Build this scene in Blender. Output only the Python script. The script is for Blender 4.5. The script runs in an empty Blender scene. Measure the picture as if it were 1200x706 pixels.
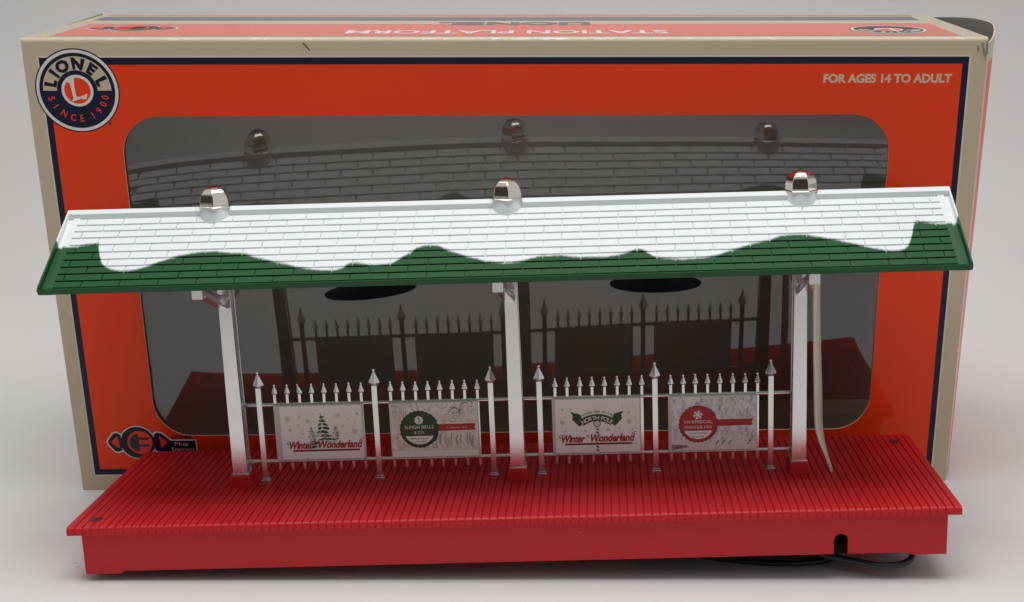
import bpy, bmesh, math, random
from mathutils import Vector, Matrix

random.seed(7)
MM = 0.001
sc = bpy.context.scene
COL = sc.collection

# ------------------------------------------------------------------ camera
def camera_axes(yaw, pitch, roll):
    cy, sy = math.cos(yaw), math.sin(yaw)
    f = Vector((sy * math.cos(pitch), cy * math.cos(pitch), -math.sin(pitch)))
    r = Vector((cy, -sy, 0)); u = r.cross(f)
    cr, sr = math.cos(roll), math.sin(roll)
    return cr * r + sr * u, -sr * r + cr * u, f
cam = bpy.data.cameras.new('camera')
camo = bpy.data.objects.new('camera', cam); COL.objects.link(camo)
r_, u_, f_ = camera_axes(0.00172906, 0.23762726, -0.0004893)
M = Matrix((r_, u_, -f_)).transposed().to_4x4()
M.translation = Vector((28.4448, -461.3472, 184.1968)) * MM
camo.matrix_world = M
cam.sensor_width = 36.0
cam.lens = 1541.615 / 1200 * 36
cam.shift_x = (600 - 703.92) / 1200
cam.shift_y = (401.68 - 353) / 1200
cam.clip_start = 0.01
cam.clip_end = 50
sc.camera = camo

# ------------------------------------------------------------------ light
w = bpy.data.worlds.new('World'); sc.world = w; w.use_nodes = True
bg = w.node_tree.nodes['Background']
bg.inputs['Color'].default_value = (1.0, 0.985, 0.98, 1)
bg.inputs['Strength'].default_value = 0.50
def world_room():
    # a bright white room with the dim side of the room behind the photographer
    nt = w.node_tree; L = nt.links.new
    tc = nt.nodes.new('ShaderNodeTexCoord')
    dp = nt.nodes.new('ShaderNodeVectorMath'); dp.operation = 'DOT_PRODUCT'
    dp.inputs[1].default_value = Vector((-0.50, -1, 0.42)).normalized()
    ml = nt.nodes.new('ShaderNodeVectorMath'); ml.operation = 'MULTIPLY'; ml.inputs[1].default_value = (1, 1, 2.3)
    nm = nt.nodes.new('ShaderNodeVectorMath'); nm.operation = 'NORMALIZE'
    L(tc.outputs['Generated'], ml.inputs[0]); L(ml.outputs[0], nm.inputs[0]); L(nm.outputs[0], dp.inputs[0])
    mr = nt.nodes.new('ShaderNodeMapRange'); mr.interpolation_type = 'SMOOTHSTEP'
    mr.inputs['From Min'].default_value = 0.60; mr.inputs['From Max'].default_value = 0.76
    L(dp.outputs['Value'], mr.inputs['Value'])
    mx = nt.nodes.new('ShaderNodeMix'); mx.data_type = 'RGBA'
    mx.inputs['A'].default_value = (1.0, 0.985, 0.975, 1); mx.inputs['B'].default_value = (0.09, 0.075, 0.06, 1)
    L(mr.outputs[0], mx.inputs['Factor']); L(mx.outputs['Result'], bg.inputs['Color'])
world_room()

def softbox(name, loc, target, sx, sy, power, color=(1, 1, 1)):
    l = bpy.data.lights.new(name, 'AREA'); l.shape = 'RECTANGLE'
    l.size = sx; l.size_y = sy; l.energy = power; l.color = color
    o = bpy.data.objects.new(name, l); COL.objects.link(o)
    o.location = loc
    l.spread = math.radians(125)
    o.rotation_euler = (Vector(target) - Vector(loc)).to_track_quat('-Z', 'Y').to_euler()
    return o
softbox('overhead_softbox', (0.0, -0.09, 0.95), (0, -0.09, 0), 0.8, 0.42, 3.3, (1, 0.99, 0.98))

sc.view_settings.view_transform = 'Standard'
sc.view_settings.look = 'None'
sc.view_settings.exposure = 0.0
sc.view_settings.gamma = 1.0
sc.cycles.max_bounces = 10
sc.cycles.transparent_max_bounces = 12

# ------------------------------------------------------------------ materials
def mat(name, col, rough=0.5, metal=0.0, spec=0.5, coat=0.0, coat_rough=0.1, var=0.0, vscale=200, bump=0.0, bscale=800, rvar=0.0, specks=None):
    m = bpy.data.materials.new(name); m.use_nodes = True
    nt = m.node_tree; b = nt.nodes['Principled BSDF']
    b.inputs['Base Color'].default_value = (*col, 1)
    b.inputs['Roughness'].default_value = rough
    b.inputs['Metallic'].default_value = metal
    b.inputs['Specular IOR Level'].default_value = spec
    b.inputs['Coat Weight'].default_value = coat
    b.inputs['Coat Roughness'].default_value = coat_rough
    if var or bump or rvar or specks:
        tc = nt.nodes.new('ShaderNodeTexCoord')
    if var or rvar:
        n = nt.nodes.new('ShaderNodeTexNoise'); n.inputs['Scale'].default_value = vscale
        n.inputs['Detail'].default_value = 6; n.inputs['Roughness'].default_value = 0.65
        nt.links.new(tc.outputs['Object'], n.inputs['Vector'])
    if var:
        mx = nt.nodes.new('ShaderNodeMix'); mx.data_type = 'RGBA'
        mx.inputs['A'].default_value = (*[max(0, c * (1 - var)) for c in col], 1)
        mx.inputs['B'].default_value = (*[min(1, c * (1 + var)) for c in col], 1)
        nt.links.new(n.outputs['Fac'], mx.inputs['Factor'])
        nt.links.new(mx.outputs['Result'], b.inputs['Base Color'])
    if rvar:
        mr = nt.nodes.new('ShaderNodeMapRange')
        mr.inputs['From Min'].default_value = 0.3; mr.inputs['From Max'].default_value = 0.7
        mr.inputs['To Min'].default_value = max(0.02, rough - rvar); mr.inputs['To Max'].default_value = rough + rvar
        nt.links.new(n.outputs['Fac'], mr.inputs['Value'])
        nt.links.new(mr.outputs['Result'], b.inputs['Roughness'])
    if bump:
        n2 = nt.nodes.new('ShaderNodeTexNoise'); n2.inputs['Scale'].default_value = bscale
        n2.inputs['Detail'].default_value = 4
        nt.links.new(tc.outputs['Object'], n2.inputs['Vector'])
        bp = nt.nodes.new('ShaderNodeBump'); bp.inputs['Strength'].default_value = bump
        bp.inputs['Distance'].default_value = 0.0004
        nt.links.new(n2.outputs['Fac'], bp.inputs['Height'])
        nt.links.new(bp.outputs['Normal'], b.inputs['Normal'])
    if specks:   # dust and tiny nicks: (cells per metre, share of cells, size, colour)
        sc_, share, size, scol = specks
        v = nt.nodes.new('ShaderNodeTexVoronoi'); v.inputs['Scale'].default_value = sc_
        nt.links.new(tc.outputs['Object'], v.inputs['Vector'])
        sp = nt.nodes.new('ShaderNodeSeparateColor'); nt.links.new(v.outputs['Color'], sp.inputs[0])
        th = nt.nodes.new('ShaderNodeMath'); th.operation = 'MULTIPLY'; th.inputs[1].default_value = size / share
        sub = nt.nodes.new('ShaderNodeMath'); sub.operation = 'SUBTRACT'; sub.inputs[0].default_value = share; sub.use_clamp = True
        nt.links.new(sp.outputs[0], sub.inputs[1]); nt.links.new(sub.outputs[0], th.inputs[0])
        lt = nt.nodes.new('ShaderNodeMath'); lt.operation = 'LESS_THAN'
        nt.links.new(v.outputs['Distance'], lt.inputs[0]); nt.links.new(th.outputs[0], lt.inputs[1])
        ml = nt.nodes.new('ShaderNodeMath'); ml.operation = 'MULTIPLY'; ml.inputs[1].default_value = 0.6
        nt.links.new(lt.outputs[0], ml.inputs[0])
        m3 = nt.nodes.new('ShaderNodeMix'); m3.data_type = 'RGBA'; m3.inputs['B'].default_value = (*scol, 1)
        if b.inputs['Base Color'].links: nt.links.new(b.inputs['Base Color'].links[0].from_socket, m3.inputs['A'])
        else: m3.inputs['A'].default_value = (*col, 1)
        nt.links.new(ml.outputs[0], m3.inputs['Factor']); nt.links.new(m3.outputs['Result'], b.inputs['Base Color'])
    return m

RED = mat('red plastic', (0.56, 0.013, 0.020), 0.42, spec=.35, var=0.09, vscale=35, bump=0.06, bscale=1500, rvar=0.08, specks=(90, .08, .045, (.75, .5, .48)))
CHROME = mat('silver plating', (0.80, 0.79, 0.78), 0.25, 0.93, var=0.02, vscale=60, rvar=0.06)
CAPCHROME = mat('polished nickel', (0.86, 0.81, 0.72), 0.07, 1.0, bump=0.03, bscale=500)
BLACK = mat('black plastic', (0.003, 0.003, 0.003), 0.7, spec=0.12)
CORD = mat('black cord rubber', (0.012, 0.014, 0.014), 0.45)
PAPER = mat('sign paper', (0.90, 0.885, 0.87), 0.55, var=0.04, vscale=300)
SLEEVE = mat('sign edging', (0.60, 0.58, 0.56), 0.35)
CREAM = mat('cream strip', (0.90, 0.85, 0.70), 0.35, var=0.04, vscale=200)
BEIGE = mat('cream printed card', (0.64, 0.54, 0.38), 0.45, spec=.1, coat=.4, coat_rough=.09, var=0.04, vscale=40)
EDGEW = mat('pale printed line', (0.74, 0.68, 0.58), 0.45, spec=.1, coat=.4, coat_rough=.09)
NAVY = mat('navy print', (0.004, 0.007, 0.035), 0.45, spec=.1, coat=.4, coat_rough=.09)
ORANGE = mat('orange printed card', (0.92, 0.056, 0.005), 0.45, spec=.1, coat=.32, coat_rough=.09, var=0.05, vscale=25, specks=(70, .10, .05, (.8, .7, .62)))
OFFW = mat('white print', (0.80, 0.78, 0.76), 0.45, spec=.1, coat=.4, coat_rough=.12)
TAN = mat('tan print', (0.75, 0.52, 0.36), 0.33)
def glossier(m, name):
    n = m.copy(); n.name = name; b = n.node_tree.nodes['Principled BSDF']
    b.inputs['Coat Weight'].default_value = 1.0; b.inputs['Coat Roughness'].default_value = 0.16; b.inputs['Coat IOR'].default_value = 1.6
    return n
BEIGE_T = glossier(BEIGE, 'cream printed card, glossy top'); NAVY_T = glossier(NAVY, 'navy print, glossy top'); ORANGE_T = glossier(ORANGE, 'orange printed card, glossy top')
KRAFT = mat('grey board inside', (0.30, 0.27, 0.225), 0.8, var=0.10, vscale=120)
INKRED = mat('red ink', (0.42, 0.018, 0.020), 0.5)
INKDRED = mat('dark red ink', (0.22, 0.008, 0.010), 0.5)
INKGREEN = mat('dark green ink', (0.022, 0.060, 0.028), 0.5)
TREEGREEN = mat('fir green ink', (0.030, 0.115, 0.045), 0.5)
INKGREEN2 = mat('pale green ink', (0.22, 0.32, 0.24), 0.5)
INKBLACK = mat('black ink', (0.018, 0.020, 0.022), 0.5)
INKGREY = mat('grey ink', (0.36, 0.37, 0.37), 0.5)
INKPALE = mat('pale grey ink', (0.56, 0.56, 0.55), 0.5)
INKWARM = mat('warm grey ink', (0.40, 0.36, 0.31), 0.5)

def roof_material(pts, half_len, ye):
    m = bpy.data.materials.new('green roof with sprayed snow'); m.use_nodes = True
    nt = m.node_tree; L = nt.links.new; b = nt.nodes['Principled BSDF']
    tc = nt.nodes.new('ShaderNodeTexCoord'); sx = nt.nodes.new('ShaderNodeSeparateXYZ')
    L(tc.outputs['Object'], sx.inputs[0])
    def math_(op, a, bv=None, clamp=False):
        n = nt.nodes.new('ShaderNodeMath'); n.operation = op; n.use_clamp = clamp
        for i, v in enumerate((a, bv)):
            if v is None: continue
            if isinstance(v, (int, float)): n.inputs[i].default_value = v
            else: L(v, n.inputs[i])
        return n.outputs[0]
    nz = nt.nodes.new('ShaderNodeTexNoise'); nz.inputs['Scale'].default_value = 900; nz.inputs['Detail'].default_value = 3
    L(tc.outputs['Object'], nz.inputs['Vector'])
    xn = math_('ADD', math_('MULTIPLY', sx.outputs['X'], 1000 / (2 * half_len)), 0.5)
    fc = nt.nodes.new('ShaderNodeFloatCurve')
    cv = fc.mapping.curves[0]
    fc.mapping.use_clip = False
    P = [((x / (2 * half_len)) + 0.5, s) for x, s in pts]
    cv.points[0].location = P[0]; cv.points[1].location = P[-1]
    for p in P[1:-1]: cv.points.new(*p)
    for p in cv.points: p.handle_type = 'VECTOR' if (p.location[0] < 0.06 or p.location[0] > 0.935) else 'AUTO'
    fc.mapping.update()
    L(xn, fc.inputs['Value'])
    s = math_('MULTIPLY', math_('ABSOLUTE', sx.outputs['Y']), 1000 / ye)
    n3 = nt.nodes.new('ShaderNodeTexNoise'); n3.inputs['Scale'].default_value = 170; n3.inputs['Detail'].default_value = 4
    L(tc.outputs['Object'], n3.inputs['Vector'])
    sj = math_('ADD', s, math_('MULTIPLY', math_('SUBTRACT', nz.outputs['Fac'], 0.5), 0.03))
    sj = math_('ADD', sj, math_('MULTIPLY', math_('SUBTRACT', n3.outputs['Fac'], 0.5), 0.04))
    d = math_('SUBTRACT', fc.outputs['Value'], sj)
    f = math_('ADD', math_('MULTIPLY', d, 30.0), 0.5, True)
    mx = nt.nodes.new('ShaderNodeMix'); mx.data_type = 'RGBA'
    mx.inputs['A'].default_value = (0.009, 0.082, 0.022, 1)
    mx.inputs['B'].default_value = (0.80, 0.85, 0.87, 1)
    b.inputs['Specular IOR Level'].default_value = 0.28
    L(f, mx.inputs['Factor']); L(mx.outputs['Result'], b.inputs['Base Color'])
    mr = nt.nodes.new('ShaderNodeMix'); mr.inputs[2].default_value = 0.36; mr.inputs[3].default_value = 0.45
    L(f, mr.inputs['Factor']); L(mr.outputs[0], b.inputs['Roughness'])
    bp = nt.nodes.new('ShaderNodeBump'); bp.inputs['Strength'].default_value = 0.08; bp.inputs['Distance'].default_value = 0.0003
    L(nz.outputs['Fac'], bp.inputs['Height']); L(bp.outputs['Normal'], b.inputs['Normal'])
    return m

def film_material():
    m = bpy.data.materials.new('clear window film'); m.use_nodes = True
    nt = m.node_tree; nt.nodes.clear(); L = nt.links.new
    out = nt.nodes.new('ShaderNodeOutputMaterial'); mix = nt.nodes.new('ShaderNodeMixShader')
    tr = nt.nodes.new('ShaderNodeBsdfTransparent'); tr.inputs[0].default_value = (0.93, 0.92, 0.90, 1)
    gl = nt.nodes.new('ShaderNodeBsdfGlossy'); gl.inputs['Roughness'].default_value = 0.004
    fr = nt.nodes.new('ShaderNodeFresnel'); fr.inputs['IOR'].default_value = 1.6
    mu = nt.nodes.new('ShaderNodeMath'); mu.operation = 'MULTIPLY'; mu.inputs[1].default_value = 1.9; mu.use_clamp = True
    L(fr.outputs[0], mu.inputs[0]); L(mu.outputs[0], mix.inputs[0])
    L(tr.outputs[0], mix.inputs[1]); L(gl.outputs[0], mix.inputs[2]); L(mix.outputs[0], out.inputs[0])
    return m
FILM = film_material()

def backdrop_material():
    m = mat('white paper sweep', (0.70, 0.697, 0.692), 0.6, bump=0.25, bscale=1300, spec=0.3)
    nt = m.node_tree; L = nt.links.new; b = nt.nodes['Principled BSDF']
    tc = nt.nodes.new('ShaderNodeTexCoord')
    n = nt.nodes.new('ShaderNodeTexNoise'); n.inputs['Scale'].default_value = 9; n.inputs['Detail'].default_value = 5
    L(tc.outputs['Object'], n.inputs['Vector'])
    mx = nt.nodes.new('ShaderNodeMix'); mx.data_type = 'RGBA'
    mx.inputs['A'].default_value = (0.665, 0.661, 0.656, 1); mx.inputs['B'].default_value = (0.73, 0.727, 0.722, 1)
    L(n.outputs['Fac'], mx.inputs['Factor'])
    # scuffs and specks on the used paper
    mp = nt.nodes.new('ShaderNodeMapping'); mp.inputs['Scale'].default_value = (38, 75, 38); mp.inputs['Rotation'].default_value = (0, 0, 0.3)
    L(tc.outputs['Object'], mp.inputs['Vector'])
    v = nt.nodes.new('ShaderNodeTexVoronoi'); v.inputs['Scale'].default_value = 1.0; v.inputs['Randomness'].default_value = 1
    nd = nt.nodes.new('ShaderNodeTexNoise'); nd.inputs['Scale'].default_value = 260
    L(tc.outputs['Object'], nd.inputs['Vector'])
    L(mp.outputs[0], v.inputs['Vector'])
    ad = nt.nodes.new('ShaderNodeMath'); ad.operation = 'MULTIPLY_ADD'; ad.inputs[1].default_value = 0.10
    L(nd.outputs['Fac'], ad.inputs[0]); L(v.outputs['Distance'], ad.inputs[2])
    cmp_ = nt.nodes.new('ShaderNodeMapRange'); cmp_.inputs['From Min'].default_value = 0.085; cmp_.inputs['From Max'].default_value = 0.10
    cmp_.inputs['To Min'].default_value = 1; cmp_.inputs['To Max'].default_value = 0
    L(ad.outputs[0], cmp_.inputs['Value'])
    sepc = nt.nodes.new('ShaderNodeSeparateColor'); L(v.outputs['Color'], sepc.inputs[0])
    gt = nt.nodes.new('ShaderNodeMath'); gt.operation = 'GREATER_THAN'; gt.inputs[1].default_value = 0.68
    L(sepc.outputs[0], gt.inputs[0])
    mu = nt.nodes.new('ShaderNodeMath'); mu.operation = 'MULTIPLY'; L(cmp_.outputs[0], mu.inputs[0]); L(gt.outputs[0], mu.inputs[1])
    mu2 = nt.nodes.new('ShaderNodeMath'); mu2.operation = 'MULTIPLY'; mu2.inputs[1].default_value = 0.45; L(mu.outputs[0], mu2.inputs[0])
    m2 = nt.nodes.new('ShaderNodeMix'); m2.data_type = 'RGBA'; m2.inputs['B'].default_value = (0.28, 0.26, 0.25, 1)
    L(mx.outputs['Result'], m2.inputs['A']); L(mu2.outputs[0], m2.inputs['Factor'])
    L(m2.outputs['Result'], b.inputs['Base Color'])
    return m

def litho_material(name, dark, light, scale, stretch, lo=0.35, hi=0.65):
    m = mat(name, light, 0.5)
    nt = m.node_tree; L = nt.links.new
    tc = nt.nodes.new('ShaderNodeTexCoord'); mp = nt.nodes.new('ShaderNodeMapping')
    mp.inputs['Scale'].default_value = stretch; L(tc.outputs['Object'], mp.inputs['Vector'])
    n = nt.nodes.new('ShaderNodeTexNoise'); n.inputs['Scale'].default_value = scale; n.inputs['Detail'].default_value = 7
    n.inputs['Roughness'].default_value = 0.8; n.inputs['Distortion'].default_value = 0.25
    L(mp.outputs[0], n.inputs['Vector'])
    cr = nt.nodes.new('ShaderNodeValToRGB')
    cr.color_ramp.elements[0].position = lo; cr.color_ramp.elements[0].color = (*dark, 1)
    cr.color_ramp.elements[1].position = hi; cr.color_ramp.elements[1].color = (*light, 1)
    L(n.outputs['Fac'], cr.inputs[0]); L(cr.outputs[0], nt.nodes['Principled BSDF'].inputs['Base Color'])
    return m
LITHO = litho_material('engraved picture print', (0.36, 0.32, 0.27), (0.84, 0.81, 0.76), 500, (1, 1, 1), 0.25, 0.55)
WINTER = litho_material('winter tree photo print', (0.24, 0.22, 0.21), (0.84, 0.84, 0.87), 650, (1, 1, .55), 0.26, 0.56)
BRICK = litho_material('brown foliage print', (0.16, 0.08, 0.07), (0.50, 0.38, 0.34), 500, (1, 1, 1))

# ------------------------------------------------------------------ mesh helpers (all sizes in mm)
class MB:
    def __init__(s): s.v = []; s.f = []; s.m = []
    def add(s, vs, fs, mi=0):
        o = len(s.v); s.v += [tuple(v) for v in vs]
        s.f += [tuple(i + o for i in f) for f in fs]; s.m += [mi] * len(fs)
        return s
    def box(s, x0, x1, y0, y1, z0, z1, mi=0):
        return s.hexa([(x0, y0, z0), (x1, y0, z0), (x1, y1, z0), (x0, y1, z0), (x0, y0, z1), (x1, y0, z1), (x1, y1, z1), (x0, y1, z1)], mi)
    def hexa(s, p, mi=0):
        return s.add(p, [(3, 2, 1, 0), (4, 5, 6, 7), (0, 1, 5, 4), (1, 2, 6, 5), (2, 3, 7, 6), (3, 0, 4, 7)], mi)
    def frustum(s, cx, cy, z0, z1, ax, ay, bx, by, mi=0):
        return s.hexa([(cx - ax, cy - ay, z0), (cx + ax, cy - ay, z0), (cx + ax, cy + ay, z0), (cx - ax, cy + ay, z0),
                       (cx - bx, cy - by, z1), (cx + bx, cy - by, z1), (cx + bx, cy + by, z1), (cx - bx, cy + by, z1)], mi)
    def prism(s, poly, f, a, b, mi=0):
        # poly: 2D loop; f(u, v, d) -> 3D
        n = len(poly)
        vs = [f(u, v, a) for u, v in poly] + [f(u, v, b) for u, v in poly]
        fs = [tuple(range(n)), tuple(range(2 * n - 1, n - 1, -1))] + [(i, n + i, n + (i + 1) % n, (i + 1) % n) for i in range(n)]
        return s.add(vs, fs, mi)
    def rings(s, loops, mi=0, cap0=True, cap1=True):
        n = len(loops[0]); vs = [p for l in loops for p in l]; fs = []
        for k in range(len(loops) - 1):
            for i in range(n):
                j = (i + 1) % n
                fs.append((k * n + i, k * n + j, (k + 1) * n + j, (k + 1) * n + i))
        if cap0: fs.append(tuple(range(n - 1, -1, -1)))
        if cap1: fs.append(tuple((len(loops) - 1) * n + i for i in range(n)))
        return s.add(vs, fs, mi)
    def lathe(s, prof, cx, cy, n=32, mi=0, a0=0.0, sx=1, sy=1):
        return s.rings([[(cx + sx * r * math.cos(a0 + 2 * math.pi * i / n), cy + sy * r * math.sin(a0 + 2 * math.pi * i / n), z) for i in range(n)] for r, z in prof], mi)
    def tube(s, path, r, n=10, mi=0):
        P = [Vector(p) for p in path]; loops = []
        for i, p in enumerate(P):
            t = (P[min(i + 1, len(P) - 1)] - P[max(i - 1, 0)]).normalized()
            up = Vector((0, 0, 1)) if abs(t.z) < 0.9 else Vector((1, 0, 0))
            a = t.cross(up).normalized(); b = a.cross(t)
            loops.append([tuple(p + r * (math.cos(2 * math.pi * k / n) * a + math.sin(2 * math.pi * k / n) * b)) for k in range(n)])
        return s.rings(loops, mi)
    def build(s, name, mats, parent=None, bevel=0, seg=2, smooth=True, angle=35, props=None):
        me = bpy.data.meshes.new(name)
        me.from_pydata([(x * MM, y * MM, z * MM) for x, y, z in s.v], [], s.f)
        mats = mats if isinstance(mats, (list, tuple)) else [mats]
        for m in mats: me.materials.append(m)
        me.polygons.foreach_set('material_index', s.m)
        bm = bmesh.new(); bm.from_mesh(me)
        bmesh.ops.recalc_face_normals(bm, faces=bm.faces)
        bm.to_mesh(me); bm.free()
        if smooth:
            me.polygons.foreach_set('use_smooth', [True] * len(me.polygons))
            me.set_sharp_from_angle(angle=math.radians(angle))
        o = bpy.data.objects.new(name, me); COL.objects.link(o)
        if parent: o.parent = parent
        if bevel:
            b = o.modifiers.new('bevel', 'BEVEL'); b.width = bevel * MM; b.segments = seg
            b.limit_method = 'ANGLE'; b.angle_limit = math.radians(30); b.harden_normals = False
        for k, v in (props or {}).items(): o[k] = v
        return o

def arc(cx, cy, r, a0, a1, n):
    return [(cx + r * math.cos(math.radians(a0 + (a1 - a0) * i / n)), cy + r * math.sin(math.radians(a0 + (a1 - a0) * i / n))) for i in range(n + 1)]

class Print:
    """flat ink laid on a surface: f(u, v, lift) -> 3D mm"""
    def __init__(s, f): s.f = f; s.mb = MB(); s.mats = []
    def mi(s, m):
        if m not in s.mats: s.mats.append(m)
        return s.mats.index(m)
    def poly(s, pts, m, lift=0.05):
        bm = bmesh.new(); vs = [bm.verts.new((u, v, 0)) for u, v in pts]
        fc = bm.faces.new(vs); bmesh.ops.triangulate(bm, faces=[fc])
        bm.verts.index_update()
        s.mb.add([s.f(v.co.x, v.co.y, lift) for v in bm.verts], [[v.index for v in q.verts] for q in bm.faces], s.mi(m)); bm.free()
    def rect(s, u0, u1, v0, v1, m, lift=0.05): s.poly([(u0, v0), (u1, v0), (u1, v1), (u0, v1)], m, lift)
    def disc(s, cu, cv, r, m, lift=0.05, n=40): s.poly(arc(cu, cv, r, 0, 360 - 360 / n, n - 1), m, lift)
    def ring(s, cu, cv, r0, r1, m, lift=0.05, a0=0, a1=360, n=48):
        A = arc(cu, cv, r0, a0, a1, n); B = arc(cu, cv, r1, a0, a1, n)
        vs = [s.f(u, v, lift) for u, v in A + B]; k = n + 1
        s.mb.add(vs, [(i, i + 1, k + i + 1, k + i) for i in range(n)], s.mi(m))
    def stroke(s, pts, wd, m, lift=0.05, taper=False):
        P = [Vector(p) for p in pts]; A = []; B = []; n = len(P)
        for i, p in enumerate(P):
            t = (P[min(i + 1, n - 1)] - P[max(i - 1, 0)])
            t = t.normalized() if t.length else Vector((1, 0)); nn = Vector((-t.y, t.x))
            ww = wd / 2 * ((0.35 + 0.65 * math.sin(math.pi * (i + 0.4) / (n - 0.2))) if taper else 1)
            A.append(p + nn * ww); B.append(p - nn * ww)
        vs = [s.f(q.x, q.y, lift) for q in A + B]
        s.mb.add(vs, [(i, i + 1, n + i + 1, n + i) for i in range(n - 1)], s.mi(m))
    def glyphs(s, text, size, m, tf, lift=0.05, bold=0.0, shear=0.0):
        vs, fs, wd = text_mesh(text, size, bold, shear)
        s.mb.add([s.f(*tf(x - wd / 2, y), lift) for x, y in vs], fs, s.mi(m))
    def text(s, text, cu, cv, size, m, lift=0.05, bold=0.0, shear=0.0, width=None, rot=0.0, height=1.0):
        vs, fs, wd = text_mesh(text, size, bold, shear)
        k = (width / wd) if width else 1.0; c_, s_ = math.cos(rot), math.sin(rot)
        def tf(x, y):
            x = (x - wd / 2) * k; y = y * height
            return cu + x * c_ - y * s_, cv + x * s_ + y * c_
        s.mb.add([s.f(*tf(x, y), lift) for x, y in vs], fs, s.mi(m))
    def arc_char(s, ch, cu, cv, r, ang, size, m, lift=0.05, bold=0.0, inward=False, wide=1.0):
        vs, fs, wd = text_mesh(ch, size, bold, 0); h = size * 0.36
        a = math.radians(ang)
        def tf(x, y):
            x = (x - wd / 2) * wide; y = y - h
            if inward:  # tops point to the centre
                rr = r - y; t = a + x / r
            else:
                rr = r + y; t = a - x / r
            return cu + rr * math.cos(t), cv + rr * math.sin(t)
        s.mb.add([s.f(*tf(x, y), lift) for x, y in vs], fs, s.mi(m))
    def arc_text(s, text, cu, cv, r, mid, size, m, lift=0.05, bold=0.0, track=1.0):
        ws = [(text_mesh(c, size, bold, 0)[2] if c != ' ' else size * 0.32) + size * 0.10 for c in text]
        tot = sum(ws) * track; a = math.radians(mid) + tot / 2 / r
        for c, wd in zip(text, ws):
            if c != ' ': s.arc_char(c, cu, cv, r, math.degrees(a - wd * track / 2 / r), size, m, lift, bold)
            a -= wd * track / r
    def build(s, name, parent, props=None):
        o = s.mb.build(name, s.mats, parent, smooth=False, props=props)
        return o

_tc = {}
def text_mesh(text, size, bold=0.0, shear=0.0):
    key = (text, size, bold, shear)
    if key in _tc: return _tc[key]
    cu = bpy.data.curves.new('lettering', 'FONT'); cu.body = text; cu.size = 1.0
    cu.offset = bold; cu.shear = shear; cu.resolution_u = 4
    o = bpy.data.objects.new('lettering', cu); COL.objects.link(o)
    dg = bpy.context.evaluated_depsgraph_get(); dg.update()
    me = bpy.data.meshes.new_from_object(o.evaluated_get(dg))
    vs = [(v.co.x * size, v.co.y * size) for v in me.vertices]; fs = [tuple(p.vertices) for p in me.polygons]
    bpy.data.objects.remove(o); bpy.data.curves.remove(cu); bpy.data.meshes.remove(me)
    if vs:
        x0 = min(v[0] for v in vs); wd = max(v[0] for v in vs) - x0
        vs = [(x - x0, y) for x, y in vs]
    else: wd = size * 0.3
    _tc[key] = (vs, fs, wd)
    return _tc[key]

def empty(name, loc, rot, label, cat):
    o = bpy.data.objects.new(name, None); COL.objects.link(o)
    o.location = loc; o.rotation_euler = rot; o.empty_display_size = 0.02
    o['label'] = label; o['category'] = cat
    return o

# ------------------------------------------------------------------ the setting: one white paper sweep
BOX_T = (-4.414, 50.098, 0.0); BOX_YAW = 0.028835; BOX_LEAN = 0.098063
def sweep():
    mb = MB(); xs = [-1700 + 100 * i for i in range(35)]
    prof = [(d, 0.028 * d) for d in [-2200 + 100 * i for i in range(22)] + [-60, -30, -10]]
    prof += [(5 * i, .028 * 5 * i + .000771 * (5 * i) ** 2) for i in range(0, 19)]
    a0 = math.atan(.028 + 2 * .000771 * 90); R = 620.0
    cx, cz = 90 - R * math.sin(a0), 8.75 + R * math.cos(a0)
    for i in range(1, 31):
        a = a0 + (math.radians(86) - a0) * i / 30
        prof.append((cx + R * math.sin(a), cz - R * math.cos(a)))
    d1, z1 = prof[-1]
    for i in range(1, 12): prof.append((d1 + 7 * i, z1 + 100 * i))
    n = len(xs); vs = []
    for d, z in prof:
        for x in xs:
            # the fold line runs along the front foot of the box
            vs.append((x, 50.1 + d + 0.0288 * max(-400, min(400, x + 4.4)), z))
    fs = [(k * n + i, k * n + i + 1, (k + 1) * n + i + 1, (k + 1) * n + i) for k in range(len(prof) - 1) for i in range(n - 1)]
    mb.add(vs, fs)
    o = mb.build('backdrop_floor', backdrop_material(), None, smooth=True, angle=60, props={'kind': 'structure'})
    return o
sweep()

# ------------------------------------------------------------------ the model platform
ROLL = 0.0242
hW = 152.5
piv = Vector((-hW, 0, 0)); Rr = Matrix.Rotation(-ROLL, 3, 'Y')
st_loc = (piv - Rr @ piv) * MM
station = empty('station_platform', st_loc, (0, -ROLL, 0),
                'red toy train platform with a snow painted green roof and silver picket fence', 'model platform')

ZT, TS, D2 = 17.6, 3.0, 40.9
# deck of narrow boards
def deck():
    mb = MB(); n = 110; p = 2 * hW / n
    mb.box(-hW + .1, hW - .1, -D2 + .25, D2 - .25, ZT - TS, ZT - 0.55)
    for i in range(n):
        x0 = -hW + i * p
        g = 0.17
        a = x0 + (0 if i == 0 else g); b = x0 + p - (0 if i == n - 1 else g)
        prof = [(-D2, ZT - TS + .02), (-D2, ZT - 1.5), (-D2 + .16, ZT - .85), (-D2 + .5, ZT - .38), (-D2 + 1.0, ZT - .1), (-D2 + 1.6, ZT), (D2, ZT), (D2, ZT - TS + .02)]
        mb.prism(prof, lambda u, v, d: (d, u, v), a, b)
    return mb.build('deck', RED, station, bevel=0.12, seg=1, angle=30)
deck()

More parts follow.
